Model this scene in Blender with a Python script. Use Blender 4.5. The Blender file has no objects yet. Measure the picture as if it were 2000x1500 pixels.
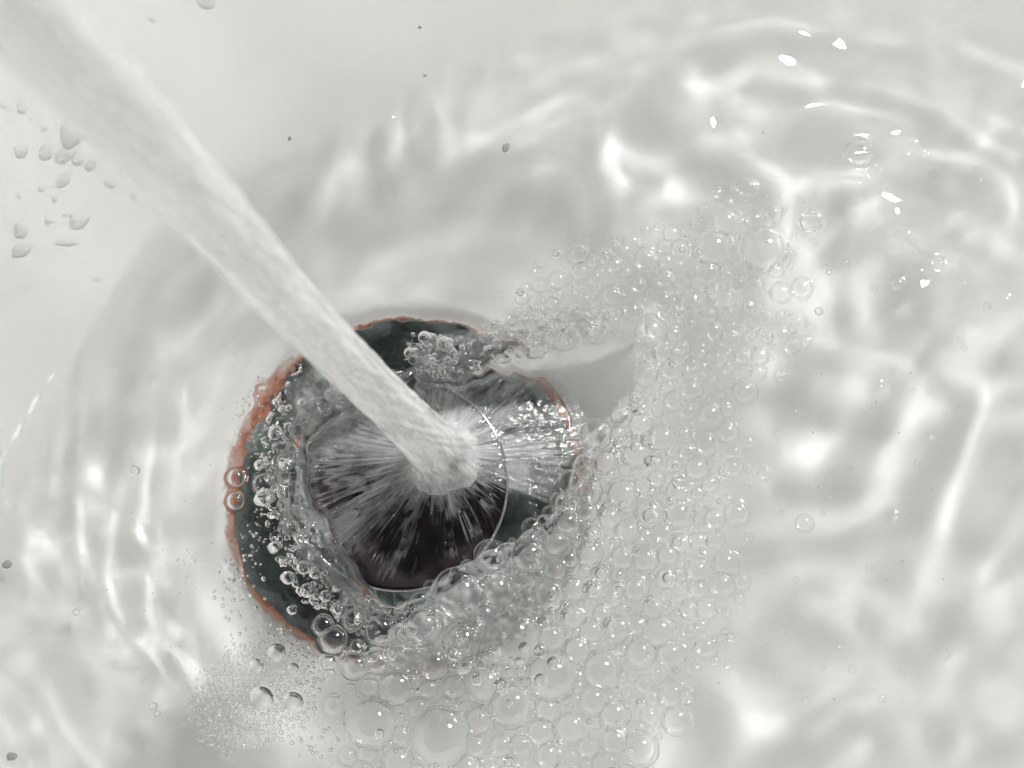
import bpy, math, random
import numpy as np
from mathutils import Vector, Matrix

random.seed(7)
rng = np.random.default_rng(11)
scene = bpy.context.scene
col = scene.collection

# ------------------------------------------------------------------ camera
# The photograph is 2000 x 1500; all layout measurements below are taken on it
# and turned into metres on the plane a thing lies in.  Water level is z = 0,
# the drain axis is x = y = 0.
W, H = 2000.0, 1500.0
FPX = 3488.0                       # focal length in photo pixels
VPX, VPY = 1340.0, 1400.0          # nadir (the jet falls straight down towards it)
nad = Vector((VPX - W / 2, -(VPY - H / 2), -FPX)).normalized()      # world -Z in camera axes
zc = -nad
xc = (Vector((1, 0, 0)) - zc * zc.x).normalized()
yc = zc.cross(xc)
Rwc = Matrix((xc, yc, zc))          # camera axes -> world axes
Z_RIM = -0.0125
Z_APP = Z_RIM * 0.75
anchor = Vector((790 - W / 2, -(950 - H / 2), -FPX)) / FPX * 0.2484
CAM = Vector((0, 0, Z_APP)) - Rwc @ anchor
cam = bpy.data.cameras.new('camera')
cam.sensor_width = 36.0
cam.lens = 36.0 * FPX / W
cam.clip_start = 0.002
cam.clip_end = 20.0
cam.dof.use_dof = True
cam.dof.focus_distance = 0.244
cam.dof.aperture_fstop = 44.0
camo = bpy.data.objects.new('camera', cam)
camo.matrix_world = Matrix.Translation(CAM) @ Rwc.to_4x4()
col.objects.link(camo)
scene.camera = camo

# ------------------------------------------------------------------ light
world = bpy.data.worlds.new('World')
scene.world = world
world.use_nodes = True
bg = world.node_tree.nodes['Background']
bg.inputs[0].default_value = (0.985, 0.995, 1.0, 1)
bg.inputs[1].default_value = 0.16
LDIR = Vector((0.49, 0.55, 0.56)).normalized()      # towards the window
LDIST = 1.0
la = bpy.data.lights.new('window_light', 'AREA')
la.shape = 'RECTANGLE'
la.size = 0.16
la.size_y = 0.14
la.energy = 12.0
la.color = (1.0, 0.995, 0.985)
la.cycles.is_caustics_light = False
lo = bpy.data.objects.new('window_light', la)
lo.location = LDIR * LDIST
lo.rotation_euler = LDIR.to_track_quat('Z', 'Y').to_euler()
col.objects.link(lo)

vs = scene.view_settings
vs.view_transform = 'Standard'
vs.look = 'None'
vs.exposure = 0.0
vs.gamma = 1.0
vs.use_curve_mapping = False
cy = scene.cycles
cy.use_denoising = True
cy.use_guiding = True
cy.guiding_training_samples = 32
cy.use_adaptive_sampling = True
cy.adaptive_threshold = 0.015
cy.adaptive_min_samples = 48
cy.max_bounces = 14
cy.transmission_bounces = 12
cy.transparent_max_bounces = 24
cy.glossy_bounces = 8
cy.diffuse_bounces = 5
cy.caustics_reflective = True
cy.caustics_refractive = True
cy.blur_glossy = 0.3
cy.sample_clamp_indirect = 0.0

# ------------------------------------------------------------------ helpers
def p2w(px, py, z=0.0):
    d = Rwc @ Vector((px - W / 2, -(py - H / 2), -FPX))
    t = (z - CAM.z) / d.z
    return CAM + d * t
RM = np.array(Rwc)
CV = np.array(CAM)
def w2p(x, y, z=0.0):
    v = np.stack([x - CV[0], y - CV[1], np.zeros_like(x) + z - CV[2]], -1) @ RM
    k = FPX / -v[..., 2]
    return W / 2 + v[..., 0] * k, H / 2 - v[..., 1] * k
def pxm(z=0.0):                    # metres per photo pixel on plane z
    return (CAM.z - z) / (-nad.z) / FPX * 1.0
PX = (p2w(1001, 900) - p2w(1000, 900)).length

def obj(name, me, mat, parent=None):
    if mat: me.materials.append(mat)
    o = bpy.data.objects.new(name, me)
    col.objects.link(o)
    if parent: o.parent = parent
    return o
def tag(o, label=None, cat=None, group=None, kind=None):
    if label: o['label'] = label
    if cat: o['category'] = cat
    if group: o['group'] = group
    if kind: o['kind'] = kind
    return o
def empty(name, loc):
    o = bpy.data.objects.new(name, None)
    o.location = loc
    o.empty_display_size = 0.005
    col.objects.link(o)
    return o
def mesh(name, verts, faces, smooth=True):
    me = bpy.data.meshes.new(name)
    me.from_pydata([tuple(v) for v in verts], [], [tuple(f) for f in faces])
    if smooth: me.polygons.foreach_set('use_smooth', np.ones(len(me.polygons), bool))
    me.update()
    return me
def mesh_np(name, V, Q, smooth=True):
    me = bpy.data.meshes.new(name)
    n = Q.shape[1]
    me.vertices.add(len(V)); me.vertices.foreach_set('co', V.astype(np.float32).ravel())
    me.loops.add(Q.size); me.loops.foreach_set('vertex_index', Q.astype(np.int32).ravel())
    me.polygons.add(len(Q))
    me.polygons.foreach_set('loop_start', np.arange(0, Q.size, n, dtype=np.int32))
    if smooth: me.polygons.foreach_set('use_smooth', np.ones(len(Q), bool))
    me.update(calc_edges=True); me.validate()
    return me
def lathe(name, prof, n=96, close_top=False):
    V, F = [], []
    for r, z in prof:
        for i in range(n):
            a = 2 * math.pi * i / n
            V.append((r * math.cos(a), r * math.sin(a), z))
    for j in range(len(prof) - 1):
        for i in range(n):
            k = (i + 1) % n
            F.append((j * n + i, j * n + k, (j + 1) * n + k, (j + 1) * n + i))
    if close_top: F.append(tuple(range((len(prof) - 1) * n, len(prof) * n)))
    return mesh(name, V, F)
def sstep(a, b, x):
    t = np.clip((x - a) / (b - a), 0, 1)
    return t * t * (3 - 2 * t)

# ------------------------------------------------------------------ materials
def newmat(name):
    m = bpy.data.materials.new(name)
    m.use_nodes = True
    nt = m.node_tree
    nt.nodes.clear()
    out = nt.nodes.new('ShaderNodeOutputMaterial')
    return m, nt, out
def N(nt, t, **kw):
    n = nt.nodes.new('ShaderNode' + t)
    for k, v in kw.items():
        if isinstance(k, str) and k.startswith('i_'):
            n.inputs[k[2:].replace('_', ' ')].default_value = v
        else:
            setattr(n, k, v)
    return n
def ramp(nt, stops):
    r = nt.nodes.new('ShaderNodeValToRGB')
    e = r.color_ramp.elements
    while len(e) < len(stops): e.new(0.5)
    for s, (p, c) in zip(e, stops):
        s.position = p
        s.color = c if len(c) == 4 else (*c, 1)
    return r

def mat_enamel():
    m, nt, out = newmat('white_enamel')
    b = N(nt, 'BsdfPrincipled')
    tc = N(nt, 'TexCoord')
    n1 = N(nt, 'TexNoise', i_Scale=60.0, i_Detail=4.0)
    n2 = N(nt, 'TexNoise', i_Scale=900.0, i_Detail=3.0)
    nt.links.new(tc.outputs['Object'], n1.inputs['Vector'])
    nt.links.new(tc.outputs['Object'], n2.inputs['Vector'])
    r = ramp(nt, [(0.3, (0.835, 0.832, 0.815)), (0.7, (0.872, 0.869, 0.852))])
    nt.links.new(n1.outputs[0], r.inputs[0])
    nt.links.new(r.outputs[0], b.inputs['Base Color'])
    rr = N(nt, 'MapRange', i_To_Min=0.16, i_To_Max=0.32)
    nt.links.new(n2.outputs[0], rr.inputs[0])
    nt.links.new(rr.outputs[0], b.inputs['Roughness'])
    b.inputs['IOR'].default_value = 1.45
    b.inputs['Specular IOR Level'].default_value = 0.3
    bp = N(nt, 'Bump', i_Strength=0.05, i_Distance=0.0003)
    nt.links.new(n2.outputs[0], bp.inputs['Height'])
    nt.links.new(bp.outputs[0], b.inputs['Normal'])
    nt.links.new(b.outputs[0], out.inputs[0])
    return m
def mat_glass(name, ior=1.33, rough=0.0, tint=(1, 1, 1)):
    m, nt, out = newmat(name)
    g = N(nt, 'BsdfGlass', i_IOR=ior, i_Roughness=rough)
    g.inputs['Color'].default_value = (*tint, 1)
    nt.links.new(g.outputs[0], out.inputs[0])
    return m
def mat_film():
    m, nt, out = newmat('soap_film')
    lw = N(nt, 'LayerWeight', i_Blend=0.5)
    p = N(nt, 'Math', operation='POWER'); p.inputs[1].default_value = 2.3
    nt.links.new(lw.outputs['Facing'], p.inputs[0])
    mr = N(nt, 'MapRange', i_To_Min=0.06, i_To_Max=0.85)
    nt.links.new(p.outputs[0], mr.inputs[0])
    tr = N(nt, 'BsdfTransparent')
    gl = N(nt, 'BsdfGlossy', i_Roughness=0.02)
    gl.inputs['Color'].default_value = (0.97, 0.98, 0.97, 1)
    mx = N(nt, 'MixShader')
    nt.links.new(mr.outputs[0], mx.inputs[0])
    nt.links.new(tr.outputs[0], mx.inputs[1])
    nt.links.new(gl.outputs[0], mx.inputs[2])
    nt.links.new(mx.outputs[0], out.inputs[0])
    return m
def mat_metal(name, colr, rough=0.2, scale=300.0, var=0.1, metallic=1.0):
    m, nt, out = newmat(name)
    b = N(nt, 'BsdfPrincipled', i_Metallic=metallic)
    tc = N(nt, 'TexCoord')
    n = N(nt, 'TexNoise', i_Scale=scale, i_Detail=5.0)
    nt.links.new(tc.outputs['Object'], n.inputs['Vector'])
    r = ramp(nt, [(0.3, tuple(c * (1 - 3 * var) for c in colr)), (0.7, tuple(c * (1 + 3 * var) for c in colr))])
    nt.links.new(n.outputs[0], r.inputs[0])
    nt.links.new(r.outputs[0], b.inputs['Base Color'])
    mr = N(nt, 'MapRange', i_To_Min=rough * 0.7, i_To_Max=rough * 1.4)
    nt.links.new(n.outputs[0], mr.inputs[0])
    nt.links.new(mr.outputs[0], b.inputs['Roughness'])
    nt.links.new(b.outputs[0], out.inputs[0])
    return m
def mat_rust():
    m, nt, out = newmat('rusted_edge')
    b = N(nt, 'BsdfPrincipled', i_Roughness=0.75)
    tc = N(nt, 'TexCoord')
    n = N(nt, 'TexNoise', i_Scale=420.0, i_Detail=6.0, i_Roughness=0.65)
    nt.links.new(tc.outputs['Object'], n.inputs['Vector'])
    r = ramp(nt, [(0.30, (0.34, 0.09, 0.05)), (0.43, (0.58, 0.22, 0.14)), (0.56, (0.70, 0.38, 0.29)), (0.75, (0.78, 0.60, 0.53))])
    at = N(nt, 'Attribute', attribute_name='across')
    ad = N(nt, 'Math', operation='MULTIPLY_ADD'); ad.inputs[1].default_value = 0.34
    sb = N(nt, 'Math', operation='SUBTRACT'); sb.inputs[1].default_value = 0.12
    nt.links.new(at.outputs['Fac'], ad.inputs[0]); nt.links.new(n.outputs[0], ad.inputs[2])
    nt.links.new(ad.outputs[0], sb.inputs[0])
    nt.links.new(sb.outputs[0], r.inputs[0])
    nt.links.new(r.outputs[0], b.inputs['Base Color'])
    bp = N(nt, 'Bump', i_Strength=0.5, i_Distance=0.0003)
    nt.links.new(n.outputs[0], bp.inputs['Height'])
    nt.links.new(bp.outputs[0], b.inputs['Normal'])
    al = N(nt, 'MapRange', i_From_Min=0.45, i_From_Max=1.0, i_To_Min=1.0, i_To_Max=0.0)
    nt.links.new(at.outputs['Fac'], al.inputs[0])
    n3 = N(nt, 'TexNoise', i_Scale=150.0, i_Detail=4.0)
    nt.links.new(tc.outputs['Object'], n3.inputs['Vector'])
    br = N(nt, 'MapRange', i_From_Min=0.36, i_From_Max=0.56, i_To_Min=0.5, i_To_Max=1.0)
    nt.links.new(n3.outputs[0], br.inputs[0])
    am = N(nt, 'Math', operation='MULTIPLY')
    nt.links.new(al.outputs[0], am.inputs[0]); nt.links.new(br.outputs[0], am.inputs[1])
    nt.links.new(am.outputs[0], b.inputs['Alpha'])
    nt.links.new(b.outputs[0], out.inputs[0])
    return m
def mat_aerated(name, white, stretch, scale, lo, hi, amount=1.0):
    """water full of air: clear refraction with milky streaks along the flow (UV: across, along)"""
    m, nt, out = newmat(name)
    uv = N(nt, 'TexCoord')
    mp = N(nt, 'Mapping')
    mp.inputs['Scale'].default_value = stretch
    n = N(nt, 'TexNoise', i_Scale=scale, i_Detail=6.0, i_Roughness=0.62)
    nt.links.new(uv.outputs['UV'], mp.inputs['Vector'])
    nt.links.new(mp.outputs[0], n.inputs['Vector'])
    r0 = ramp(nt, [(lo, (0, 0, 0)), (hi, (amount, amount, amount))])
    nt.links.new(n.outputs[0], r0.inputs[0])
    sx = N(nt, 'SeparateXYZ')
    nt.links.new(uv.outputs['UV'], sx.inputs[0])
    hr = N(nt, 'MapRange', i_From_Min=0.0, i_From_Max=5.0, i_To_Min=1.0, i_To_Max=0.85)
    nt.links.new(sx.outputs[1], hr.inputs[0])
    r = N(nt, 'Math', operation='MULTIPLY')
    nt.links.new(r0.outputs[0], r.inputs[0])
    lw = N(nt, 'LayerWeight', i_Blend=0.5)
    ed = N(nt, 'MapRange', i_From_Min=0.85, i_From_Max=1.0, i_To_Min=1.0, i_To_Max=0.55)
    nt.links.new(lw.outputs['Facing'], ed.inputs[0])
    hm = N(nt, 'Math', operation='MULTIPLY')
    nt.links.new(hr.outputs[0], hm.inputs[0]); nt.links.new(ed.outputs[0], hm.inputs[1])
    nt.links.new(hm.outputs[0], r.inputs[1])
    g = N(nt, 'BsdfGlass', i_IOR=1.33, i_Roughness=0.0)
    d = N(nt, 'BsdfDiffuse'); d.inputs[0].default_value = (*white, 1)
    t = N(nt, 'BsdfTranslucent'); t.inputs[0].default_value = (*white, 1)
    dm = N(nt, 'MixShader'); dm.inputs[0].default_value = 0.45
    nt.links.new(d.outputs[0], dm.inputs[1]); nt.links.new(t.outputs[0], dm.inputs[2])
    mx = N(nt, 'MixShader')
    nt.links.new(r.outputs[0], mx.inputs[0])
    nt.links.new(g.outputs[0], mx.inputs[1]); nt.links.new(dm.outputs[0], mx.inputs[2])
    bp = N(nt, 'Bump', i_Strength=0.9, i_Distance=0.0004)
    nt.links.new(n.outputs[0], bp.inputs['Height'])
    for s in (g, d): nt.links.new(bp.outputs[0], s.inputs['Normal'])
    nt.links.new(mx.outputs[0], out.inputs[0])
    return m
def mat_sheet():
    """thin fast film of water thrown outwards: open gaps, clear film and milky aerated streaks"""
    m, nt, out = newmat('thrown_water')
    uv = N(nt, 'TexCoord')
    mp = N(nt, 'Mapping'); mp.inputs['Scale'].default_value = (1.0, 1.0, 1.0)
    nt.links.new(uv.outputs['UV'], mp.inputs['Vector'])
    n = N(nt, 'TexNoise', i_Scale=1.0, i_Detail=5.0, i_Roughness=0.6, i_Distortion=0.8)
    nt.links.new(mp.outputs[0], n.inputs['Vector'])
    at = N(nt, 'Attribute', attribute_name='cover')
    ad = N(nt, 'Math', operation='ADD')
    nt.links.new(n.outputs[0], ad.inputs[0]); nt.links.new(at.outputs['Fac'], ad.inputs[1])
    milk = ramp(nt, [(0.36, (0.03, 0.03, 0.03)), (1.1 - 0.1, (0.66, 0.66, 0.66))])
    nt.links.new(ad.outputs[0], milk.inputs[0])
    film = ramp(nt, [(0.34, (0, 0, 0)), (0.50, (1, 1, 1))])
    nt.links.new(ad.outputs[0], film.inputs[0])
    tr = N(nt, 'BsdfTransparent')
    lw = N(nt, 'LayerWeight', i_Blend=0.35)
    gl = N(nt, 'BsdfGlossy', i_Roughness=0.04)
    fm = N(nt, 'MapRange', i_To_Min=0.05, i_To_Max=0.8)
    nt.links.new(lw.outputs['Facing'], fm.inputs[0])
    clear = N(nt, 'MixShader')
    nt.links.new(fm.outputs[0], clear.inputs[0]); nt.links.new(tr.outputs[0], clear.inputs[1]); nt.links.new(gl.outputs[0], clear.inputs[2])
    d = N(nt, 'BsdfDiffuse'); d.inputs[0].default_value = (0.70, 0.72, 0.71, 1)
    m1 = N(nt, 'MixShader')
    nt.links.new(milk.outputs[0], m1.inputs[0]); nt.links.new(clear.outputs[0], m1.inputs[1]); nt.links.new(d.outputs[0], m1.inputs[2])
    m2 = N(nt, 'MixShader')
    nt.links.new(film.outputs[0], m2.inputs[0]); nt.links.new(tr.outputs[0], m2.inputs[1]); nt.links.new(m1.outputs[0], m2.inputs[2])
    bp = N(nt, 'Bump', i_Strength=0.6, i_Distance=0.0005)
    nt.links.new(n.outputs[0], bp.inputs['Height'])
    nt.links.new(bp.outputs[0], gl.inputs['Normal'])
    nt.links.new(bp.outputs[0], lw.inputs['Normal'])
    nt.links.new(m2.outputs[0], out.inputs[0])
    return m

def mat_mass(name, lo, hi, scale, a0, a1, dist):
    m, nt, out = newmat(name)
    tc = N(nt, 'TexCoord')
    vo = N(nt, 'TexVoronoi', i_Scale=620.0)
    n = N(nt, 'TexNoise', i_Scale=scale, i_Detail=6.0, i_Roughness=0.6, i_Distortion=dist)
    nt.links.new(tc.outputs['Object'], vo.inputs['Vector']); nt.links.new(tc.outputs['Object'], n.inputs['Vector'])
    a = N(nt, 'Math', operation='MULTIPLY_ADD'); a.inputs[1].default_value = 0.15
    nt.links.new(vo.outputs['Distance'], a.inputs[0]); nt.links.new(n.outputs[0], a.inputs[2])
    r = ramp(nt, [(lo, (a0, a0, a0)), (hi, (a1, a1, a1))])
    nt.links.new(a.outputs[0], r.inputs[0])
    cv = N(nt, 'Attribute', attribute_name='cover')
    al = N(nt, 'Math', operation='MULTIPLY')
    nt.links.new(r.outputs[0], al.inputs[0]); nt.links.new(cv.outputs['Fac'], al.inputs[1])
    d = N(nt, 'BsdfDiffuse'); d.inputs[0].default_value = (0.80, 0.81, 0.79, 1)
    t = N(nt, 'BsdfTranslucent'); t.inputs[0].default_value = (0.85, 0.86, 0.84, 1)
    dm = N(nt, 'MixShader'); dm.inputs[0].default_value = 0.3
    nt.links.new(d.outputs[0], dm.inputs[1]); nt.links.new(t.outputs[0], dm.inputs[2])
    tr = N(nt, 'BsdfTransparent')
    mx = N(nt, 'MixShader')
    nt.links.new(al.outputs[0], mx.inputs[0]); nt.links.new(tr.outputs[0], mx.inputs[1]); nt.links.new(dm.outputs[0], mx.inputs[2])
    bp = N(nt, 'Bump', i_Strength=0.5, i_Distance=0.0005)
    nt.links.new(a.outputs[0], bp.inputs['Height']); nt.links.new(bp.outputs[0], d.inputs['Normal'])
    nt.links.new(mx.outputs[0], out.inputs[0])
    return m
M_CHURN = mat_mass('churned_water', 0.30, 0.72, 330.0, 0.08, 0.85, 1.2)
M_MASS = mat_mass('dense_foam_mass', 0.30, 0.70, 170.0, 0.6, 1.0, 0.3)
M_ENAMEL = mat_enamel()
M_WATER = mat_glass('clear_water', 1.33, 0.0, (0.997, 0.997, 0.992))
M_AIR = mat_glass('air_in_water', 1 / 1.33)
def mat_drop(name='droplet_water', f0=0.14, f1=0.75, t1=0.85):
    m, nt, out = newmat(name)
    lw = N(nt, 'LayerWeight', i_Blend=0.5)
    mr = N(nt, 'MapRange', i_From_Min=f0, i_From_Max=f1, i_To_Min=0.04, i_To_Max=t1)
    nt.links.new(lw.outputs['Facing'], mr.inputs[0])
    tr = N(nt, 'BsdfTransparent')
    g = N(nt, 'BsdfGlass', i_IOR=1.33, i_Roughness=0.0)
    mx = N(nt, 'MixShader')
    nt.links.new(mr.outputs[0], mx.inputs[0]); nt.links.new(tr.outputs[0], mx.inputs[1]); nt.links.new(g.outputs[0], mx.inputs[2])
    nt.links.new(mx.outputs[0], out.inputs[0])
    return m
M_DROP = mat_drop()
M_BORDER = mat_drop('film_border_water', 0.0, 0.35, 1.0)
M_FILM = mat_film()
M_STOP = mat_metal('chrome_dark_reflection', (0.066, 0.055, 0.062), 0.16, 500.0, 0.12)  # dark base colour stands in for dim surroundings mirrored in the chrome
M_RIMM = mat_metal('polished_edge', (0.55, 0.56, 0.56), 0.12, 500.0, 0.05)
M_CUP = mat_metal('stained_drain_metal', (0.24, 0.285, 0.275), 0.30, 220.0, 0.25, 0.3)
M_RUST = mat_rust()
M_JET = mat_aerated('aerated_jet_water', (0.94, 0.945, 0.93), (15.0, 0.7, 1.0), 1.0, 0.28, 0.62, 0.93)
M_SHEET = mat_sheet()
M_STREAK = mat_glass('streak_water', 1.33)
M_SPECK = mat_metal('dark_grit', (0.32, 0.315, 0.30), 0.8, 900.0, 0.2, 0.0)

# ------------------------------------------------------------------ basin shape
R_HOLE = 0.024
DMAX = 0.0150
def water_s(x, y, far=300.0):
    """distance inside the water line, in photo pixels (positive = under water)"""
    px, py = w2p(x, y, 0.0)
    dx, dy = px - 1300, py - 1300
    u = (dx - dy) / math.sqrt(2) + 200
    v = (-dx - dy) / math.sqrt(2)
    a = np.where(u > 0, 1680.0, 1640.0)
    rho = np.sqrt((u / a) ** 2 + (v / (1260.0 + far * sstep(-300, 1300, u))) ** 2)
    wob = 10 * np.sin(u * 0.006 + 1.0) + 5 * np.sin(u * 0.017)
    return (1 - rho) * 1260.0 + wob, u
def floor_z(x, y):
    s, u = water_s(x, y)
    s = s * PX
    top = sstep(-500, 1100, u)              # gentle shore at the top, steeper wall at the left
    mb, ma, mg = 0.45 - 0.12 * top, 0.95 - 0.73 * top, 0.60 - 0.30 * top
    z = np.where(s > 0, -DMAX * (1 - np.exp(-np.maximum(s, 0) * mb / DMAX)), -s * (ma + mg * (1 - np.exp(s / 0.03 * (s < 0)))))
    r = np.sqrt(x * x + y * y)
    t = sstep(0.050, 0.029, r)
    z = z * (1 - t) + Z_RIM * t
    return z - 0.0012 * (sstep(0.0275, R_HOLE, r)) ** 2

nr, na = 150, 256
rr = np.concatenate([np.linspace(R_HOLE, 0.030, 24), 0.030 + (np.linspace(0, 1, nr - 24)[1:] ** 1.5) * 0.30])
aa = np.linspace(0, 2 * np.pi, na, endpoint=False)
RR, AA = np.meshgrid(rr, aa, indexing='ij')
BX, BY = RR * np.cos(AA), RR * np.sin(AA)
BZ = np.minimum(floor_z(BX, BY), 0.14)
# rolled edge into the drain and an outer skin so that the basin has thickness
low = np.stack([BX[0] * 0.985, BY[0] * 0.985, BZ[0] - 0.0012], -1)
V = np.concatenate([low, np.stack([BX, BY, BZ], -1).reshape(-1, 3)])
idx = np.arange(len(V)).reshape(-1, na)
Q = np.stack([idx[:-1], idx[1:], np.roll(idx, -1, 1)[1:], np.roll(idx, -1, 1)[:-1]], -1).reshape(-1, 4)
basin = obj('sink_basin', mesh_np('sink_basin', V, Q), M_ENAMEL)
tag(basin, 'white enamel sink basin sloping up to a smooth wall at upper left', 'sink', kind='structure')
basin.cycles.is_caustics_receiver = True

# rusted, chipped enamel edge round the drain hole (part of the basin)
def band(theta):      # image angle (0 = right, 90 = up) -> outward width, inward width
    k = [(0, 1.3, .5), (30, 1.4, .5), (60, .35, .2), (90, .45, .2), (120, .35, .2), (135, 1.6, .6), (150, 2.6, .8), (172, 1.9, .6), (190, .9, .4), (215, .8, .3), (235, 1.2, .3), (250, .9, .3), (280, .8, .4), (330, 1.0, .4), (360, 1.3, .5)]
    t = math.degrees(theta) % 360
    for (a0, o0, i0), (a1, o1, i1) in zip(k, k[1:]):
        if a0 <= t <= a1:
            f = (t - a0) / (a1 - a0)
            return (o0 + (o1 - o0) * f) * 0.001, (i0 + (i1 - i0) * f) * 0.001
nb = 540
ph = rng.normal(0, 1, (2, 90)); fr = np.arange(1, 91)
TH = np.linspace(0, 2 * np.pi, nb, endpoint=False)
nz = [sum(ph[j, i] / (fr[i] ** 1.0) * np.sin(fr[i] * 2.0 * TH + 7.0 * ph[1 - j, i]) for i in range(60)) for j in (0, 1)]
V, F = [], []
for i, t in enumerate(TH):
    o_, i_ = band(t)
    o_ = max(0.0001, 1.15 * o_ * (1 + 0.12 * nz[0][i])); i_ = i_ * (1 + 0.1 * nz[1][i])
    for q, w in enumerate((-1.0, 0.0, 0.5, 1.0)):
        r = R_HOLE + (w * i_ if w < 0 else w * o_)
        x, y = r * math.cos(t), r * math.sin(t)
        fz = float(floor_z(np.array([x]), np.array([y]))[0]) if r > R_HOLE else Z_RIM - 0.0012
        V.append((x, y, fz + (0.00012 if w < 1 else 0.00004) - (0.0014 if w < 0 else 0)))
for i in range(nb):
    k = (i + 1) % nb
    for q in range(3):
        F.append((i * 4 + q, i * 4 + q + 1, k * 4 + q + 1, k * 4 + q))
rm_ = mesh('rusted_rim', V, F)
rm_.attributes.new('across', 'FLOAT', 'POINT').data.foreach_set('value', np.tile(np.array([0, 0.25, 0.6, 1.0], np.float32), nb))
rust = obj('rusted_rim', rm_, M_RUST, basin)
rust['label'] = 'irregular rust red chipped edge round the drain hole'
rust.cycles.is_caustics_receiver = True

# ------------------------------------------------------------------ drain and stopper
drain = empty('drain', (0, 0, Z_RIM))
tag(drain, 'dark metal drain cup sunk into the rusty edged hole', 'drain')
obj('cup_wall', lathe('cup_wall', [(0.0238, -0.0016), (0.0232, -0.0022), (0.0225, -0.0030), (0.0215, -0.008), (0.0205, -0.016), (0.0185, -0.022)], 128), M_CUP, drain)
obj('cup_floor', lathe('cup_floor', [(0.0186, -0.0219), (0.012, -0.0232), (0.004, -0.024), (0.0005, -0.0241)], 96, True), M_CUP, drain)

Z_STOP = -0.0050
stop = empty('drain_stopper', (0, 0, Z_RIM - 0.020))
tag(stop, 'dark domed metal stopper disc with bright thin edge under the jet', 'stopper')
zs = Z_STOP - (Z_RIM - 0.020)
R_ST = 0.01465
prof = [(R_ST * t, zs - 0.0024 * t ** 2.2) for t in (0.985, 0.95, 0.9, 0.8, 0.65, 0.5, 0.35, 0.2, 0.1, 0.02)]
cap = obj('cap', lathe('cap', prof, 160, True), M_STOP, stop)
rim = obj('rim', lathe('rim', [(R_ST * 0.982, zs - 0.00235), (R_ST * 0.986, zs - 0.0018), (R_ST * 0.996, zs - 0.0015), (R_ST * 1.008, zs - 0.0016), (R_ST * 1.014, zs - 0.0021), (R_ST * 1.008, zs - 0.0028), (R_ST * 0.98, zs - 0.0032)], 160), M_RIMM, stop)
rim['label'] = 'thin polished bright edge of the stopper'
obj('underside', lathe('underside', [(R_ST * 0.98, zs - 0.0032), (R_ST * 0.8, zs - 0.0050), (0.0035, zs - 0.0062)], 96), M_CUP, stop)
obj('stem', lathe('stem', [(0.0035, zs - 0.0061), (0.0032, 0.004), (0.0032, -0.003)], 48), M_CUP, stop)

# ------------------------------------------------------------------ bubbles: layout
POLY_CRATER = [(750, 1188), (700, 1140), (665, 1085), (628, 1030), (598, 985), (578, 940), (574, 885), (592, 838), (640, 800), (700, 778), (770, 752), (840, 742), (900, 735), (960, 708), (1030, 688), (1120, 664), (1200, 634), (1247, 612), (1256, 690), (1238, 756), (1196, 806), (1156, 846), (1130, 890), (1100, 960), (1062, 1010), (1000, 1058), (930, 1090), (880, 1112), (840, 1145), (795, 1178)]
# (px, py, radius) of the bubbles one can pick out on the surface
BIG = [(895, 1160, 52), (826, 1224, 36), (900, 1251, 34), (1000, 1246, 57), (845, 1298, 29), (1071, 1160, 32), (966, 1150, 36), (780, 1281, 25), (1074, 1246, 29), (1120, 1150, 24), (1120, 1205, 24), (1076, 1320, 49), (1126, 1270, 26), (1173, 1310, 38), (944, 1336, 37), (774, 1342, 34), (724, 1342, 19), (884, 1342, 22), (856, 1441, 60), (724, 1413, 50), (997, 1378, 42), (933, 1408, 28), (1054, 1430, 27), (1016, 1457, 23), (978, 1457, 23), (774, 1490, 30), (1208, 1226, 26), (1153, 1232, 24), (1230, 1372, 14), (1258, 1336, 18), (1346, 1232, 17), (1379, 1265, 21), (1115, 1480, 15),
       (1392, 484, 38), (1490, 490, 45), (1416, 433, 28), (1196, 484, 18), (1381, 533, 27), (1441, 557, 22), (1350, 590, 29), (1525, 657, 19), (1574, 670, 11), (1469, 652, 12), (1450, 697, 16), (1259, 729, 25), (1311, 722, 22), (1350, 760, 21), (1245, 776, 13), (1086, 494, 12), (1678, 308, 27), (1459, 367, 21), (1510, 420, 18), (1750, 562, 14), (1571, 1022, 17),
       (1030, 1085, 34), (1085, 1060, 28), (1105, 1020, 26), (1150, 960, 24), (1180, 900, 24), (1270, 1000, 30), (1320, 960, 20), (1150, 1080, 26), (1215, 1090, 24), (1330, 1060, 20), (1190, 1010, 22), (1240, 1150, 24), (1300, 1130, 20),
       (640, 1224, 21), (658, 1251, 26), (701, 1265, 13), (459, 932, 17), (459, 978, 17), (515, 945, 22)]
POLY_FOAM = [(860, 1125), (930, 1090), (1000, 1058), (1062, 1010), (1100, 960), (1135, 890), (1180, 800), (1222, 752), (1245, 690), (1236, 645), (1190, 590), (1110, 570), (1010, 600), (960, 590), (1090, 520), (1190, 480), (1290, 470), (1380, 400), (1490, 360), (1540, 400), (1560, 500), (1560, 600), (1590, 660), (1500, 720), (1420, 780), (1400, 860), (1450, 920), (1410, 1010), (1430, 1120), (1440, 1180), (1400, 1290), (1300, 1340), (1290, 1440), (1240, 1540), (680, 1540), (660, 1420), (700, 1320), (640, 1270), (740, 1210), (800, 1190)]
def inpoly(x, y, P):
    P = np.asarray(P, float)
    r = np.zeros(np.shape(x), bool)
    j = len(P) - 1
    for i in range(len(P)):
        xi, yi = P[i]; xj, yj = P[j]
        c = ((yi > y) != (yj > y)) & (x < (xj - xi) * (y - yi) / (yj - yi + 1e-9) + xi)
        r ^= c
        j = i
    return r
bub = [list(b) for b in BIG]
n_big = len(bub)
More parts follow.
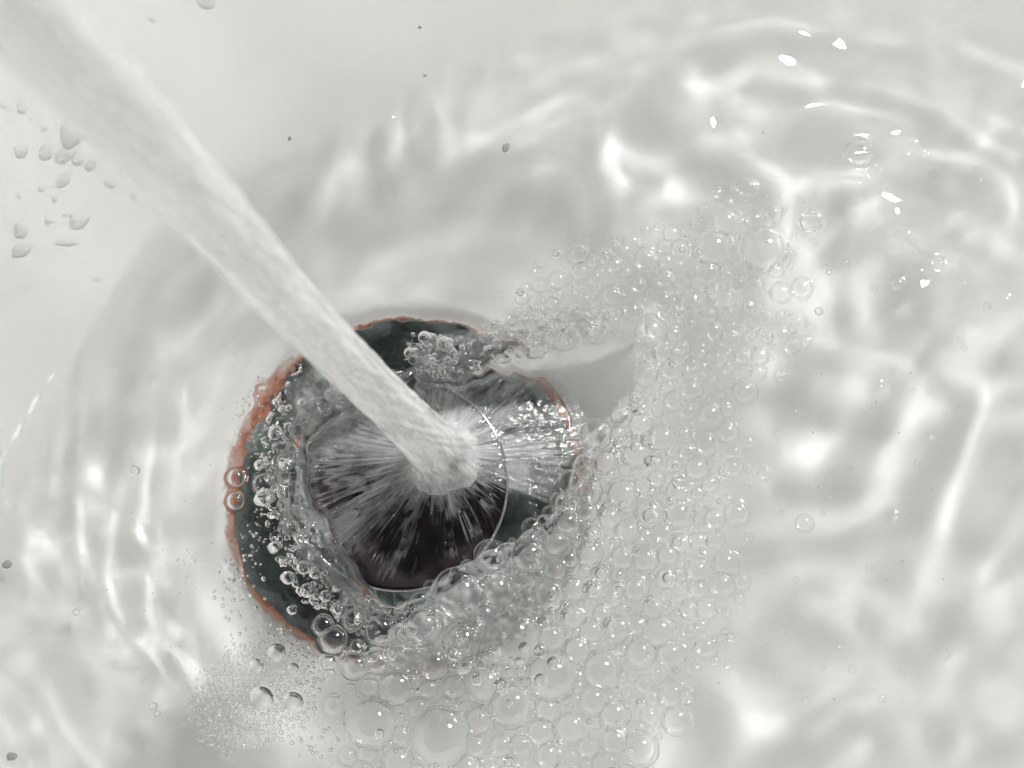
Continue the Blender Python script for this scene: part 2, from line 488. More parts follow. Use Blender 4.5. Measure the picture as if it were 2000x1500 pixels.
def try_add(px, py, r, over=0.82):
    for bx, by, br in bub:
        d2 = (px - bx) ** 2 + (py - by) ** 2
        if d2 < ((r + br) * over) ** 2: return False
    bub.append([px, py, r])
    return True
PC = np.array(POLY_CRATER)
def density(px, py):
    # foam is dense along the lip of the crater and below it, loose to the right and at the top
    d = np.min(np.hypot(PC[:, 0] - px, PC[:, 1] - py))
    f = 1.0 if py > 1000 else 0.85
    if px > 1330: f *= 0.55
    if py < 640: f *= 0.6
    if d > 330: f *= 0.5
    return f
for rad_lo, rad_hi, tries in ((24, 34, 1200), (17, 24, 2600), (11, 16, 5000), (6, 10, 6000)):
    for _ in range(tries):
        px, py = random.uniform(640, 1600), random.uniform(350, 1530)
        if not inpoly(np.array(px + random.gauss(0, 26)), np.array(py + random.gauss(0, 22)), POLY_FOAM): continue
        if inpoly(np.array(px), np.array(py), POLY_CRATER): continue
        if random.random() > density(px, py): continue
        r = random.uniform(rad_lo, rad_hi)
        if px > 1330 or py < 640: r *= 0.75
        try_add(px, py, r)
for _ in range(60):
    try_add(random.uniform(1350, 1950), random.uniform(300, 1450), random.uniform(4, 8), 1.3)
B = np.array(bub)
BW = np.array([list(p2w(b[0], b[1], 0.0))[:2] + [b[2] * PX] for b in bub])

# ------------------------------------------------------------------ water surface
x0, x1 = p2w(-900, 2100).x, p2w(2900, -600).x
y0, y1 = p2w(900, 2500).y, p2w(900, -900).y
ST = 2.3 * PX
nx, ny = (int((x1 - x0) / ST) // 128 + 1) * 128, (int((y1 - y0) / ST) // 128 + 1) * 128
gx = x0 + np.arange(nx) * ST
gy = y0 + np.arange(ny) * ST
GX, GY = np.meshgrid(gx, gy, indexing='ij')
FZ = floor_z(GX, GY)
depth = np.clip(-FZ, 0.0015, None)
PXg, PYg = w2p(GX, GY, 0.0)
# bright and dark places on the basin floor; the surface that focuses the window light there is solved for below
STROKES = [
 # top right: fine bands lying along the shore
 ([(1320, 78), (1430, 55), (1500, 50), (1590, 57)], 8, .9), ([(1370, 85), (1470, 68), (1550, 80), (1640, 108)], 12, -.6), ([(1340, 152), (1400, 145), (1500, 122), (1560, 140), (1600, 175)], 13, .6), ([(1375, 130), (1415, 155), (1470, 190), (1515, 198)], 8, .7), ([(1440, 155), (1530, 170)], 8, -.4), ([(1540, 185), (1640, 185), (1740, 195)], 8, -.5), ([(1550, 215), (1610, 210), (1690, 225)], 9, .5), ([(1650, 90), (1800, 105)], 9, -.4), ([(1640, 70), (1780, 85)], 8, .3), ([(1890, 88), (1950, 105), (2010, 146)], 8, .7), ([(1880, 115), (1960, 135), (2010, 166)], 8, -.4), ([(1850, 130), (1950, 180), (2010, 210)], 8, .35), ([(1090, 175), (1220, 165)], 14, -.35), ([(1080, 195), (1250, 180)], 10, .3), ([(1350, 160), (1420, 200)], 9, .5), ([(1300, 230)], 22, -.35), ([(1060, 140), (1180, 118)], 9, .3), ([(1220, 60), (1320, 40)], 10, -.25), ([(1180, 85), (1290, 70)], 9, .25), ([(1760, 170), (1900, 230), (1990, 300)], 10, .3), ([(1740, 200), (1870, 265)], 10, -.3), ([(1580, 10), (1640, 8)], 7, .4),
 ([(1190, 285), (1235, 350)], 11, 1.1), ([(1230, 255), (1290, 300), (1330, 345)], 13, .8), ([(1245, 290), (1290, 335)], 13, -.5), ([(1160, 330)], 34, -.5), ([(1390, 275), (1430, 310)], 10, .6), ([(1370, 300), (1410, 335)], 18, -.5), ([(1440, 250)], 15, .5), ([(1455, 298), (1510, 325), (1600, 338), (1680, 340)], 9, .8), ([(1480, 320), (1540, 350)], 9, -.3), ([(1560, 270), (1650, 300)], 24, -.35), ([(1300, 370), (1370, 380)], 19, .7), ([(1440, 345), (1540, 345), (1560, 370)], 10, .5), ([(1400, 380), (1490, 380)], 22, -.4),
 ([(1588, 400), (1618, 415), (1628, 440), (1615, 468), (1588, 478), (1560, 468), (1548, 440), (1560, 412), (1588, 400)], 9, .8), ([(1588, 372), (1640, 395), (1658, 440), (1635, 490), (1588, 508)], 12, -.5), ([(1800, 290), (1900, 300), (1960, 340), (1990, 400)], 10, .6), ([(1830, 330), (1900, 340)], 20, -.4), ([(1880, 430), (1985, 470)], 15, .35), ([(1690, 400), (1720, 380)], 14, .4), ([(1760, 360), (1830, 400)], 16, -.35),
 # right: broad soft patches
 ([(1595, 525)], 29, 1.3), ([(1690, 520), (1690, 560), (1710, 610)], 15, .8), ([(1600, 580), (1610, 640), (1640, 665), (1720, 690), (1790, 725), (1830, 760)], 14, .65), ([(1655, 600)], 20, -.5), ([(1760, 530), (1750, 580)], 24, -.6), ([(1590, 690), (1640, 700)], 18, -.45), ([(1510, 695), (1500, 710)], 25, 1.0), ([(1600, 745), (1640, 755), (1690, 735)], 15, .8), ([(1560, 770), (1700, 800), (1740, 830)], 26, -.5), ([(1480, 790), (1485, 830)], 11, .7), ([(1580, 870)], 29, 1.4), ([(1640, 840), (1610, 855)], 17, .4), ([(1725, 940), (1745, 880), (1790, 830), (1830, 790)], 18, 1.1), ([(1860, 690), (1900, 720), (1935, 735)], 17, .9), ([(1850, 740), (1890, 760), (1880, 810), (1830, 870), (1810, 940), (1790, 1000)], 22, -.7), ([(1935, 730), (1925, 810), (1890, 880), (1860, 950), (1850, 1000)], 16, .8), ([(1970, 690), (1940, 720)], 18, -.5), ([(1960, 880), (1980, 960)], 24, -.45), ([(1900, 640), (1960, 650)], 14, .5), ([(1520, 940), (1600, 930), (1660, 960)], 18, -.55), ([(1480, 930), (1500, 965)], 11, .4), ([(1560, 1003), (1640, 997), (1720, 985)], 11, .9), ([(1480, 860), (1400, 960)], 4, -.4),
 # lower right
 ([(1480, 1030), (1520, 1050)], 14, .5), ([(1450, 1095), (1510, 1075)], 16, -.7), ([(1610, 1050), (1660, 1050)], 18, -.5), ([(1540, 1110), (1590, 1100), (1650, 1105), (1665, 1150)], 13, .7), ([(1560, 1140), (1610, 1150)], 9, -.45), ([(1580, 1185), (1620, 1200), (1650, 1215)], 12, 1.0), ([(1550, 1210), (1630, 1240), (1680, 1220), (1700, 1180)], 15, -.55), ([(1720, 1150), (1735, 1190), (1780, 1215)], 12, .8), ([(1750, 1260)], 16, -.5), ([(1850, 1220)], 20, -.5), ([(1855, 1275)], 15, .7), ([(1860, 960), (1840, 1060), (1800, 1120)], 15, .7), ([(1800, 980), (1770, 1030)], 16, -.3), ([(1910, 1080), (1900, 1130)], 13, .5), ([(1890, 1040)], 20, -.4), ([(1950, 1110)], 18, -.35), ([(1540, 1270), (1560, 1290)], 15, .5), ([(1500, 1285), (1560, 1320)], 13, -.5), ([(1430, 1330), (1450, 1380), (1480, 1410), (1510, 1400)], 18, 1.4), ([(1380, 1370), (1390, 1440)], 28, -.65), ([(1292, 1390), (1285, 1440), (1275, 1490)], 13, 1.1), ([(1540, 1390), (1650, 1410)], 15, -.4), ([(1690, 1370), (1695, 1400)], 11, .5), ([(1610, 1440), (1660, 1460)], 13, .6), ([(1510, 1450), (1600, 1470)], 18, -.45), ([(1710, 1460)], 18, -.4), ([(1820, 1440), (1840, 1460)], 12, -.4), ([(1750, 1330)], 18, .4), ([(1900, 1180), (1960, 1160)], 15, .35), ([(1930, 1330), (1970, 1400)], 17, .35), ([(1900, 1420), (1960, 1470)], 18, -.35),
 # left: upright bands round the drain
 ([(340, 780), (345, 830)], 12, -.5), ([(370, 790), (375, 830)], 10, .8), ([(200, 850), (250, 860)], 18, -.35), ([(188, 912), (190, 937)], 12, 1.0), ([(170, 970), (180, 990)], 12, .6), ([(300, 880), (325, 890), (360, 860), (390, 830)], 9, .5), ([(290, 890), (278, 960), (278, 1010), (285, 1060)], 8, 1.0), ([(283, 1150), (285, 1200)], 8, .5), ([(310, 920), (305, 1050)], 9, -.4), ([(255, 950), (250, 1100)], 9, -.4), ([(235, 930), (225, 1010), (215, 1120), (225, 1200)], 8, .5), ([(165, 1000), (155, 1110)], 10, .45), ([(130, 1000), (150, 950)], 12, -.35), ([(80, 1020), (65, 1100), (80, 1200)], 14, .4), ([(350, 920), (350, 990)], 10, .4), ([(420, 900), (400, 950)], 13, .6), ([(425, 1000), (440, 1030)], 14, -.5), ([(445, 1170), (500, 1200), (560, 1240), (640, 1290)], 24, 1.2), ([(470, 1320), (560, 1400), (640, 1440)], 26, .6), ([(375, 1300), (380, 1350)], 13, .7), ([(400, 1370), (360, 1440)], 20, -.12), ([(100, 1300), (150, 1380)], 28, -.3), ([(250, 1440)], 18, -.4), ([(525, 695)], 14, .6), ([(430, 640), (470, 610)], 15, .3), ([(200, 1240), (190, 1330)], 12, .25), ([(300, 1290), (310, 1380)], 12, .3),
 # top middle: the arch and the long crest
 ([(670, 340), (700, 270), (730, 220), (765, 190)], 10, .7), ([(780, 215), (805, 260), (810, 300), (830, 350), (845, 375)], 9, 1.2), ([(840, 175), (870, 205), (888, 250), (895, 300)], 7, .8), ([(890, 160), (905, 210)], 7, .5), ([(825, 200), (845, 260), (860, 290)], 8, .3), ([(775, 260), (780, 340)], 18, -.5), ([(850, 205), (870, 250), (875, 290)], 7, -.5), ([(735, 290), (725, 360), (735, 430)], 13, .5), ([(620, 370)], 12, .9), ([(660, 385)], 12, .9), ([(665, 375), (690, 310)], 10, .6), ([(595, 435), (620, 470), (650, 510)], 12, .6), ([(570, 385), (600, 385)], 14, -.5), ([(670, 420), (690, 430)], 18, -.5), ([(745, 500), (820, 470), (900, 450), (960, 452), (1020, 465), (1050, 490), (1090, 515), (1125, 530)], 10, 1.2), ([(730, 485), (820, 440)], 9, -.4), ([(900, 480), (1000, 475), (1040, 490)], 15, -.5), ([(930, 425)], 15, .5), ([(980, 342), (1070, 330)], 6, .6), ([(1000, 365), (1080, 360)], 10, -.35), ([(1090, 410), (1110, 440)], 18, -.5), ([(1135, 400), (1140, 450)], 7, .6), ([(1195, 405), (1220, 440), (1230, 465)], 7, 1.0), ([(1180, 420), (1195, 460)], 13, -.4), ([(1010, 550), (1035, 575)], 9, .8), ([(735, 570)], 15, .8), ([(920, 260), (960, 265)], 10, .35)]
CONTRAST = 1.75
KX = np.fft.fftfreq(nx, ST)[:, None] * 2 * np.pi
KY = np.fft.fftfreq(ny, ST)[None, :] * 2 * np.pi
K2 = KX ** 2 + KY ** 2
KK = np.sqrt(K2)
def bandnoise(lam_lo, lam_hi):
    k0, k1 = 2 * np.pi / (lam_hi * PX), 2 * np.pi / (lam_lo * PX)
    f = np.exp(-((KK - (k0 + k1) / 2) / ((k1 - k0) / 2)) ** 2)
    n = np.real(np.fft.ifft2(np.fft.fft2(rng.normal(0, 1, (nx, ny))) * f))
    return n / n.std()
w1 = bandnoise(120, 400) * 7
# wanted brightness on a coarse pixel raster of the floor
PS = 4.0
TX, TY = np.meshgrid(np.arange(-200, 2200, PS), np.arange(-200, 1700, PS), indexing='ij')
TB = np.zeros_like(TX)
wx = 5 * np.sin(TX / 61.0 + TY / 37.0) + 4 * np.sin(TY / 23.0 - TX / 47.0)
wy = 5 * np.sin(TY / 53.0 - TX / 41.0) + 4 * np.sin(TX / 27.0 + TY / 39.0)
for pts, wd, amp in STROKES:
    P = np.array(pts, float)
    m = 4 * wd
    sel = (TX > P[:, 0].min() - m) & (TX < P[:, 0].max() + m) & (TY > P[:, 1].min() - m) & (TY < P[:, 1].max() + m)
    if not sel.any(): continue
    ax, ay = (TX + wx)[sel], (TY + wy)[sel]
    d2 = (ax - P[0, 0]) ** 2 + (ay - P[0, 1]) ** 2
    for (ux, uy), (vx, vy) in zip(P[:-1], P[1:]):
        L2 = (vx - ux) ** 2 + (vy - uy) ** 2
        t = np.clip(((ax - ux) * (vx - ux) + (ay - uy) * (vy - uy)) / L2, 0, 1)
        d2 = np.minimum(d2, (ax - ux - t * (vx - ux)) ** 2 + (ay - uy - t * (vy - uy)) ** 2)
    TB[sel] += amp * np.exp(-d2 / (2 * wd * wd))
def blur(a, s):
    f = np.exp(-0.5 * ((np.fft.fftfreq(a.shape[0])[:, None] ** 2 + np.fft.fftfreq(a.shape[1])[None, :] ** 2) * (2 * np.pi * s) ** 2))
    return np.real(np.fft.ifft2(np.fft.fft2(a) * f))
gn = blur(rng.normal(0, 1, TX.shape), 3.2) - blur(rng.normal(0, 1, TX.shape), 9); gn /= gn.std()
g2 = blur(rng.normal(0, 1, TX.shape), 13); g2 /= g2.std()
plane = (lambda d: (CV[0] + d[0] * (0 - CV[2]) / d[2], CV[1] + d[1] * (0 - CV[2]) / d[2]))(np.moveaxis(np.stack([TX - W / 2, -(TY - H / 2), np.full_like(TX, -FPX)], -1) @ RM.T, -1, 0))
shore = water_s(plane[0], plane[1], 0.0)[0]
quiet = sstep(-10, 60, shore)
# trains of fine ripples: rings round the drain at the left, bands along the shore at the top right
rd = np.hypot(TX - 800, TY - 940)
TB += 0.26 * np.clip(0.4 + 0.7 * g2, 0, 1.5) * np.sin(rd * 2 * np.pi / 46 + 1.6 * g2) * sstep(560, 430, TX) * sstep(360, 420, rd)
TB += 0.26 * np.clip(0.5 - 0.7 * g2, 0, 1.5) * np.sin(shore * 2 * np.pi / 40 + 1.8 * g2) * sstep(420, 260, TY) * sstep(900, 1100, TX)
TB += 0.22 * np.clip(0.3 + 0.8 * np.roll(g2, 60, 0), 0, 1.5) * np.sin((TX * 0.8 + TY * 0.6) * 2 * np.pi / 62 + 2.2 * g2) * sstep(1400, 1560, TX) * sstep(600, 760, TY)
TB = np.clip(CONTRAST * TB + 0.27 * gn, -0.75, 2.6) * quiet
TB *= (1 - 0.32 * sstep(480, 380, TX)) * (1 - 0.4 * sstep(260, 130, TY))      # waves run out towards the shore
TB -= blur(TB, 45) * 0.8
def land(gx_, gy_, sx_, sy_):
    """where window light entering the water at gx, gy with surface slopes sx, sy meets the floor, as seen by the camera"""
    nn = np.sqrt(1 + sx_ ** 2 + sy_ ** 2)
    n_ = (-sx_ / nn, -sy_ / nn, 1 / nn)
    ci = n_[0] * LDIR.x + n_[1] * LDIR.y + n_[2] * LDIR.z
    e_ = 1 / 1.33
    ct = np.sqrt(1 - e_ * e_ * (1 - ci * ci))
    tx, ty, tz = (e_ * -l + (e_ * ci - ct) * q for l, q in zip(LDIR, n_))
    d = np.clip(-floor_z(gx_, gy_), 0.0005, None)
    for _ in range(3):
        lx, ly = gx_ - tx / tz * d, gy_ - ty / tz * d
        d = np.clip(-floor_z(lx, ly), 0.0005, None)
    v = np.stack([lx - CV[0], ly - CV[1], -0.75 * d - CV[2]], -1) @ RM
    k = FPX / -v[..., 2]
    return W / 2 + v[..., 0] * k, H / 2 - v[..., 1] * k, d
def splat(x, y):
    h, _, _ = np.histogram2d(x.ravel(), y.ravel(), bins=(TX.shape[0], TX.shape[1]), range=((-200 - PS / 2, -200 - PS / 2 + PS * TX.shape[0]), (-200 - PS / 2, -200 - PS / 2 + PS * TX.shape[1])))
    return blur(h, 2.0)
def sample(a, x, y):
    i = np.clip(((x + 200) / PS).astype(int), 0, TX.shape[0] - 1); j = np.clip(((y + 200) / PS).astype(int), 0, TX.shape[1] - 1)
    return a[i, j]
h2 = (slice(None, None, 2), slice(None, None, 2))
HX, HY = GX[h2], GY[h2]
QX, QY, DD = land(HX, HY, 0 * HX, 0 * HX)
flat = splat(QX, QY) + 0.05
K2h = (np.fft.fftfreq(HX.shape[0], 2 * ST)[:, None] * 2 * np.pi) ** 2 + (np.fft.fftfreq(HX.shape[1], 2 * ST)[None, :] * 2 * np.pi) ** 2
k_reg = 2 * np.pi / (420 * PX)
lap = np.zeros_like(HX)
lens = 1 / (0.36 * np.clip(DD, 0.0090, None))
smk = np.exp(-K2h * (7.0 * PX) ** 2 / 2)
for it in range(7):
    if it == 0: err = sample(TB, QX, QY)
    else: err = sample(blur(np.clip(TB - (splat(sx_, sy_) / flat - 1), -1, 1), 1.5), sx_, sy_)
    lap = lap + (0.75 if it == 0 else 0.4) * err * lens
    eh = np.real(np.fft.ifft2(np.fft.fft2(lap) * smk / (K2h + k_reg ** 2)))
    gx2, gy2 = np.gradient(eh, 2 * ST)
    lim_ = 0.42 / np.maximum(np.hypot(gx2, gy2), 0.42)
    sx_, sy_, _ = land(HX, HY, gx2 * lim_, gy2 * lim_)
SIM = splat(sx_, sy_) / flat
eh -= eh.mean()
eta = np.zeros_like(GX)
eta[h2] = eh
nxe, nye = eh.shape
eta[1:2 * nxe - 1:2, ::2] = 0.5 * (eh[:-1] + eh[1:])
eta[:, 1:2 * nye - 1:2] = 0.5 * (eta[:, 0:2 * nye - 2:2] + eta[:, 2:2 * nye:2])
inside = sstep(-10, 60, water_s(GX, GY, 0.0)[0])
calm = 1 - 0.75 * np.exp(-(((PXg - 1600) / 900) ** 2 + ((PYg - 0) / 130) ** 2))
rc = np.hypot(PXg - 800, PYg - 940)
eta += inside * calm * (0.00002 * bandnoise(90, 200) + 0.000004 * bandnoise(35, 70))
ang = np.arctan2(PYg - 940, PXg - 800)
eta += inside * 0.000010 * np.sin(rc * 2 * np.pi / 74 + w1 * 0.25) * np.exp(-((rc - 560) / 260) ** 2)
# choppy bulge round the crater
def polydist(X, Y, P):
    d = np.full(X.shape, 1e9)
    P = np.asarray(P, float)
    for (ux, uy), (vx, vy) in zip(P, np.roll(P, -1, 0)):
        L2 = (vx - ux) ** 2 + (vy - uy) ** 2
        t = np.clip(((X - ux) * (vx - ux) + (Y - uy) * (vy - uy)) / L2, 0, 1)
        d = np.minimum(d, np.hypot(X - ux - t * (vx - ux), Y - uy - t * (vy - uy)))
    return np.where(inpoly(X, Y, P), -d, d)
near = (PXg > 300) & (PXg < 1500) & (PYg > 400) & (PYg < 1500)
sd = np.full(GX.shape, 500.0)
wob = bandnoise(40, 110)
sd[near] = polydist(PXg[near] + 5 * wob[near], PYg[near] + 5 * np.roll(wob, 90, 0)[near], POLY_CRATER)
chop = np.exp(-np.clip(sd, 0, None) / 52.0) * (0.35 + 0.65 * sstep(900, 700, PXg)) * sstep(-5, 10, sd)
eta += chop * (0.00022 * bandnoise(22, 60) + 0.00010 * bandnoise(10, 25))
# ridge just outside the crater, then the steep inner wall down past stopper and floor
eta += 0.0006 * np.exp(-((sd - 14) / 12.0) ** 2)
# small steep facets that catch the window at the right
GLINTS = [(1695, 318, 13), (1712, 345, 14), (1790, 288, 10), (1910, 352, 13), (1945, 395, 13), (1962, 415, 9), (1735, 430, 9), (1768, 428, 10), (1722, 470, 13), (1742, 480, 9), (1785, 470, 12), (1800, 500, 11), (1840, 510, 12), (1812, 535, 9), (1725, 762, 17), (1745, 1008, 13), (1962, 590, 14), (1900, 620, 11), (1875, 555, 10), (1352, 1005, 12), (965, 598, 10), (1395, 800, 12), (1040, 1222, 6)]
for gx_, gy_, gs in GLINTS:
    gs *= 0.85
    p = p2w(gx_ - 0.5 * gs, gy_ + 0.3 * gs)
    d2 = ((GX - p.x) ** 2 + (GY - p.y) ** 2) / (gs * PX) ** 2
    eta += 0.56 * gs * PX * np.exp(-d2)
# bubbles: water drawn up into a meniscus where film meets the surface
best = np.full(GX.shape, 1e3); sec = np.full(GX.shape, 1e3); rad = np.zeros(GX.shape)
for (cx_, cy_, r_) in BW:
    i0, i1 = int((cx_ - 1.5 * r_ - 0.0008 - x0) / ST), int((cx_ + 1.5 * r_ + 0.0008 - x0) / ST) + 2
    j0, j1 = int((cy_ - 1.5 * r_ - 0.0008 - y0) / ST), int((cy_ + 1.5 * r_ + 0.0008 - y0) / ST) + 2
    s = (slice(max(i0, 0), i1), slice(max(j0, 0), j1))
    # signed distance to this bubble's circle, in metres
    d = np.hypot(GX[s] - cx_, GY[s] - cy_) - r_
    b0 = best[s]
    closer = d < b0
    sec[s] = np.where(closer, b0, np.minimum(sec[s], d))
    best[s] = np.where(closer, d, b0)
    rad[s] = np.where(closer, r_, rad[s])
mw = np.clip(rad * 0.16, 2.2 * PX, 5 * PX)
ridge = np.exp(-(best / np.maximum(mw, 1e-9)) ** 2)
ridge2 = np.where(best < 0, np.exp(-((sec - best) / np.maximum(1.6 * mw, 1e-9)) ** 2), 0)
eta += np.clip(rad * 0.14, 0, 0.00030) * np.maximum(ridge, ridge2) * (rad > 0)
eta -= np.where(best < 0, 0.20 * np.minimum(-best, 0.5 * rad), 0)
eta = np.clip(eta, -0.004, 0.0035)
drop = sstep(4, -26, sd)
ZW = eta * (1 - drop) + drop * (-0.0165)
# thin water film added over the wall so its tone meets the water's
added_film = FZ + 0.00007 * (1 + 0.06 * bandnoise(60, 160))
added_film = np.minimum(added_film, 0.12)
ZW = np.where(sd > 60, 0.5 * (ZW + added_film + np.sqrt((ZW - added_film) ** 2 + 0.00016 ** 2)) - 0.5 * (np.sqrt((ZW - added_film) ** 2 + 0.00016 ** 2) - np.abs(ZW - added_film)) * sstep(0.0, 0.003, np.abs(ZW - added_film)), ZW)
# fine inside the picture, coarser beyond it
def axis(n, lo, hi):
    core = np.arange(lo, hi)
    a, b, st = [], [], 2
    i = lo - 1
    while i > 0: a.append(i); i -= st; st = min(st * 2, 24)
    i, st = hi, 2
    while i < n: b.append(i); i += st; st = min(st * 2, 24)
    return np.array(sorted(a) + list(core) + b)
xs = axis(nx, int((p2w(-40, 900).x - x0) / ST), int((p2w(2050, 0).x - x0) / ST))
ys = axis(ny, int((p2w(900, 1545).y - y0) / ST), int((p2w(900, -45).y - y0) / ST))
sub = np.ix_(xs, ys)
V = np.stack([GX[sub], GY[sub], ZW[sub]], -1).reshape(-1, 3)
idx = np.arange(len(V)).reshape(len(xs), len(ys))
keep = FZ[sub] < 0.06
kq = keep[:-1, :-1] & keep[1:, :-1] & keep[1:, 1:] & keep[:-1, 1:]
Q = np.stack([idx[:-1, :-1][kq], idx[1:, :-1][kq], idx[1:, 1:][kq], idx[:-1, 1:][kq]], -1)
used = np.zeros(len(V), bool); used[Q.ravel()] = True
remap = np.cumsum(used) - 1
water = obj('water', mesh_np('water', V[used], remap[Q]), M_WATER)
tag(water, 'clear rippling water filling the white basin around the drain', 'water', kind='structure')
water.cycles.is_caustics_caster = True
print('water quads', len(Q))
def water_z(px, py):
    p = p2w(px, py)
    i, j = int((p.x - x0) / ST), int((p.y - y0) / ST)
    return float(ZW[i, j])
def smooth_z(px, py):
    p = p2w(px, py)
    i, j = int((p.x - x0) / ST), int((p.y - y0) / ST)
    return float(np.median(ZW[i - 6:i + 7, j - 6:j + 7]))

# ------------------------------------------------------------------ surface bubbles (domes of film meeting along shared walls)
order = sorted(range(len(bub)), key=lambda i: -bub[i][2])
def dome(i, na, nk, film_below):
    cx_, cy_, r_ = BW[i]
    Rs = r_ * 1.10
    zc0 = -math.sqrt(Rs * Rs - r_ * r_)
    dx, dy = BW[:, 0] - cx_, BW[:, 1] - cy_
    dd = np.hypot(dx, dy)
    nb_ = [j for j in np.where((dd < (BW[:, 2] + r_) * 1.0) & (dd > 1e-9))[0]]
    V, F = [], []
    lim = []
    for a in range(na):
        t = 2 * math.pi * a / na
        c, s = math.cos(t), math.sin(t)
        L = r_
        wall = False
        for j in nb_:
            pr = (c * dx[j] + s * dy[j]) / dd[j]
            if pr <= 0.01: continue
            h = (dd[j] ** 2 + r_ ** 2 - BW[j, 2] ** 2) / (2 * dd[j])
            if h / pr < L: L = max(h / pr, 0.15 * r_); wall = True
        lim.append((c, s, L, wall))
    zb = [0.0] * na
    V.append((0, 0, zc0 + Rs))
    for kx in range(1, nk + 1):
        f = math.sin(0.5 * math.pi * kx / nk)
        for (c, s, L, wl) in lim:
            q = L * f
            V.append((c * q, s * q, zc0 + math.sqrt(max(Rs * Rs - q * q, 0))))
    for (c, s, L, wl) in lim:                       # wall or foot down into the water
        V.append((c * L * 0.998, s * L * 0.998, -0.0002 - 0.1 * r_))
    for a in range(na):
        b = (a + 1) % na
        F.append((0, 1 + a, 1 + b))
        for kx in range(nk):
            F.append((1 + kx * na + a, 1 + (kx + 1) * na + a, 1 + (kx + 1) * na + b, 1 + kx * na + b))
    tv_, tf_ = [], []
    tr_ = min(max(0.105 * r_, 1.4 * PX), 4.0 * PX)
    for (c, s, L, wl) in lim:
        ze = zc0 + math.sqrt(max(Rs * Rs - L * L, 0)) if wl else 0.0
        for q in range(6):
            t = math.pi * q / 3
            tw = tr_ * (1 + 0.22 * math.sin(3 * math.atan2(s, c) + i) + 0.15 * math.sin(7 * math.atan2(s, c) + 2 * i))
            rr_ = L - 0.3 * tr_ + tw * math.cos(t)
            tv_.append((c * rr_, s * rr_, ze - 0.3 * tr_ + tw * math.sin(t)))
    for a in range(na):
        b = (a + 1) % na
        for q in range(6):
            k_ = (q + 1) % 6
            tf_.append((a * 6 + q, b * 6 + q, b * 6 + k_, a * 6 + k_))
    return V, F, tv_, tf_
def where_words(px, py):
    if px < 560 and py < 1100: return 'water at left edge of drain hole'
    if px < 730 and py < 1300: return 'water at lower left rusty edge'
    if py > 1290 and px < 1300: return 'foam below the drain'
    if px < 1010 and py > 1100: return 'foam lip under the stopper'
    if px < 1420 and py > 930: return 'foam lower right of drain'
    if py > 620 and px < 1480: return 'foam right of drain'
    if py <= 620 and px < 1300: return 'foam above the drain'
    if px < 1620: return 'loose bubbles at upper right foam end'
    return 'open water far right'
rank = {}
N_IND = 280
rest_V, rest_F = [], []
rest_TV, rest_TF = [], []
label_seen = {}
for n, i in enumerate(order):
    px, py, r = bub[i]
    z = smooth_z(px, py)
    na_, nk_ = (28, 7) if r > 24 else ((20, 5) if r > 12 else (14, 4))
    Vd, Fd, Vt, Ft = dome(i, na_, nk_, True)
    if n < N_IND:
        o = obj('bubble', mesh('bubble', Vd, Fd), M_FILM)
        o.location = (BW[i, 0], BW[i, 1], z)
        obj('rim', mesh('rim', Vt, Ft), M_BORDER, o)
        size = 'very large' if r > 44 else 'large' if r > 30 else 'medium' if r > 20 else 'small' if r > 12 else 'tiny'
        place = where_words(px, py)
        o['_k'] = (size + '|' + place)
        o['category'] = 'bubble'
        o['group'] = 'bubbles in ' + place
        label_seen.setdefault(o['_k'], []).append((o, px, py))
    else:
        b0 = len(rest_V)
        rest_V += [(v[0] + BW[i, 0], v[1] + BW[i, 1], v[2] + z) for v in Vd]
        rest_F += [tuple(q + b0 for q in f) for f in Fd]
        b0 = len(rest_TV)
        rest_TV += [(v[0] + BW[i, 0], v[1] + BW[i, 1], v[2] + z) for v in Vt]
        rest_TF += [tuple(q + b0 for q in f) for f in Ft]
ORD = ['first', 'second', 'third', 'fourth', 'fifth', 'sixth', 'seventh', 'eighth', 'ninth', 'tenth', 'eleventh', 'twelfth', 'thirteenth', 'fourteenth', 'fifteenth', 'sixteenth', 'seventeenth', 'eighteenth', 'nineteenth', 'twentieth', 'twenty-first', 'twenty-second']
BANDS = {1: [''], 2: ['upper', 'lower'], 3: ['upper', 'middle', 'lower'], 4: ['top', 'upper', 'lower', 'bottom'], 5: ['top', 'upper', 'middle', 'lower', 'bottom']}
for key, lst in label_seen.items():
    size, place = key.split('|')
    lst.sort(key=lambda t: t[2])
    nbd = min(5, (len(lst) + 9) // 10)
    for bi, part in enumerate(np.array_split(np.arange(len(lst)), nbd)):
        row = sorted((lst[q] for q in part), key=lambda t: t[1])
        word = BANDS[nbd][bi]
        for q, (o, px, py) in enumerate(row):
            del o['_k']
            w = 'only one' if len(row) == 1 else 'leftmost' if q == 0 else 'rightmost' if q == len(row) - 1 else ORD[q] + ' from left'
            o['label'] = f'{size} bubble, {w} in ' + (word + ' part of ' if word else '') + place
foam = obj('fine_foam', mesh('fine_foam', rest_V, rest_F), M_FILM)
obj('rims', mesh('rims', rest_TV, rest_TF), M_BORDER, foam)['kind'] = 'stuff'
tag(foam, 'fine foam of tiny clear bubbles between the larger ones', 'foam', kind='stuff')
print('bubbles', len(bub))

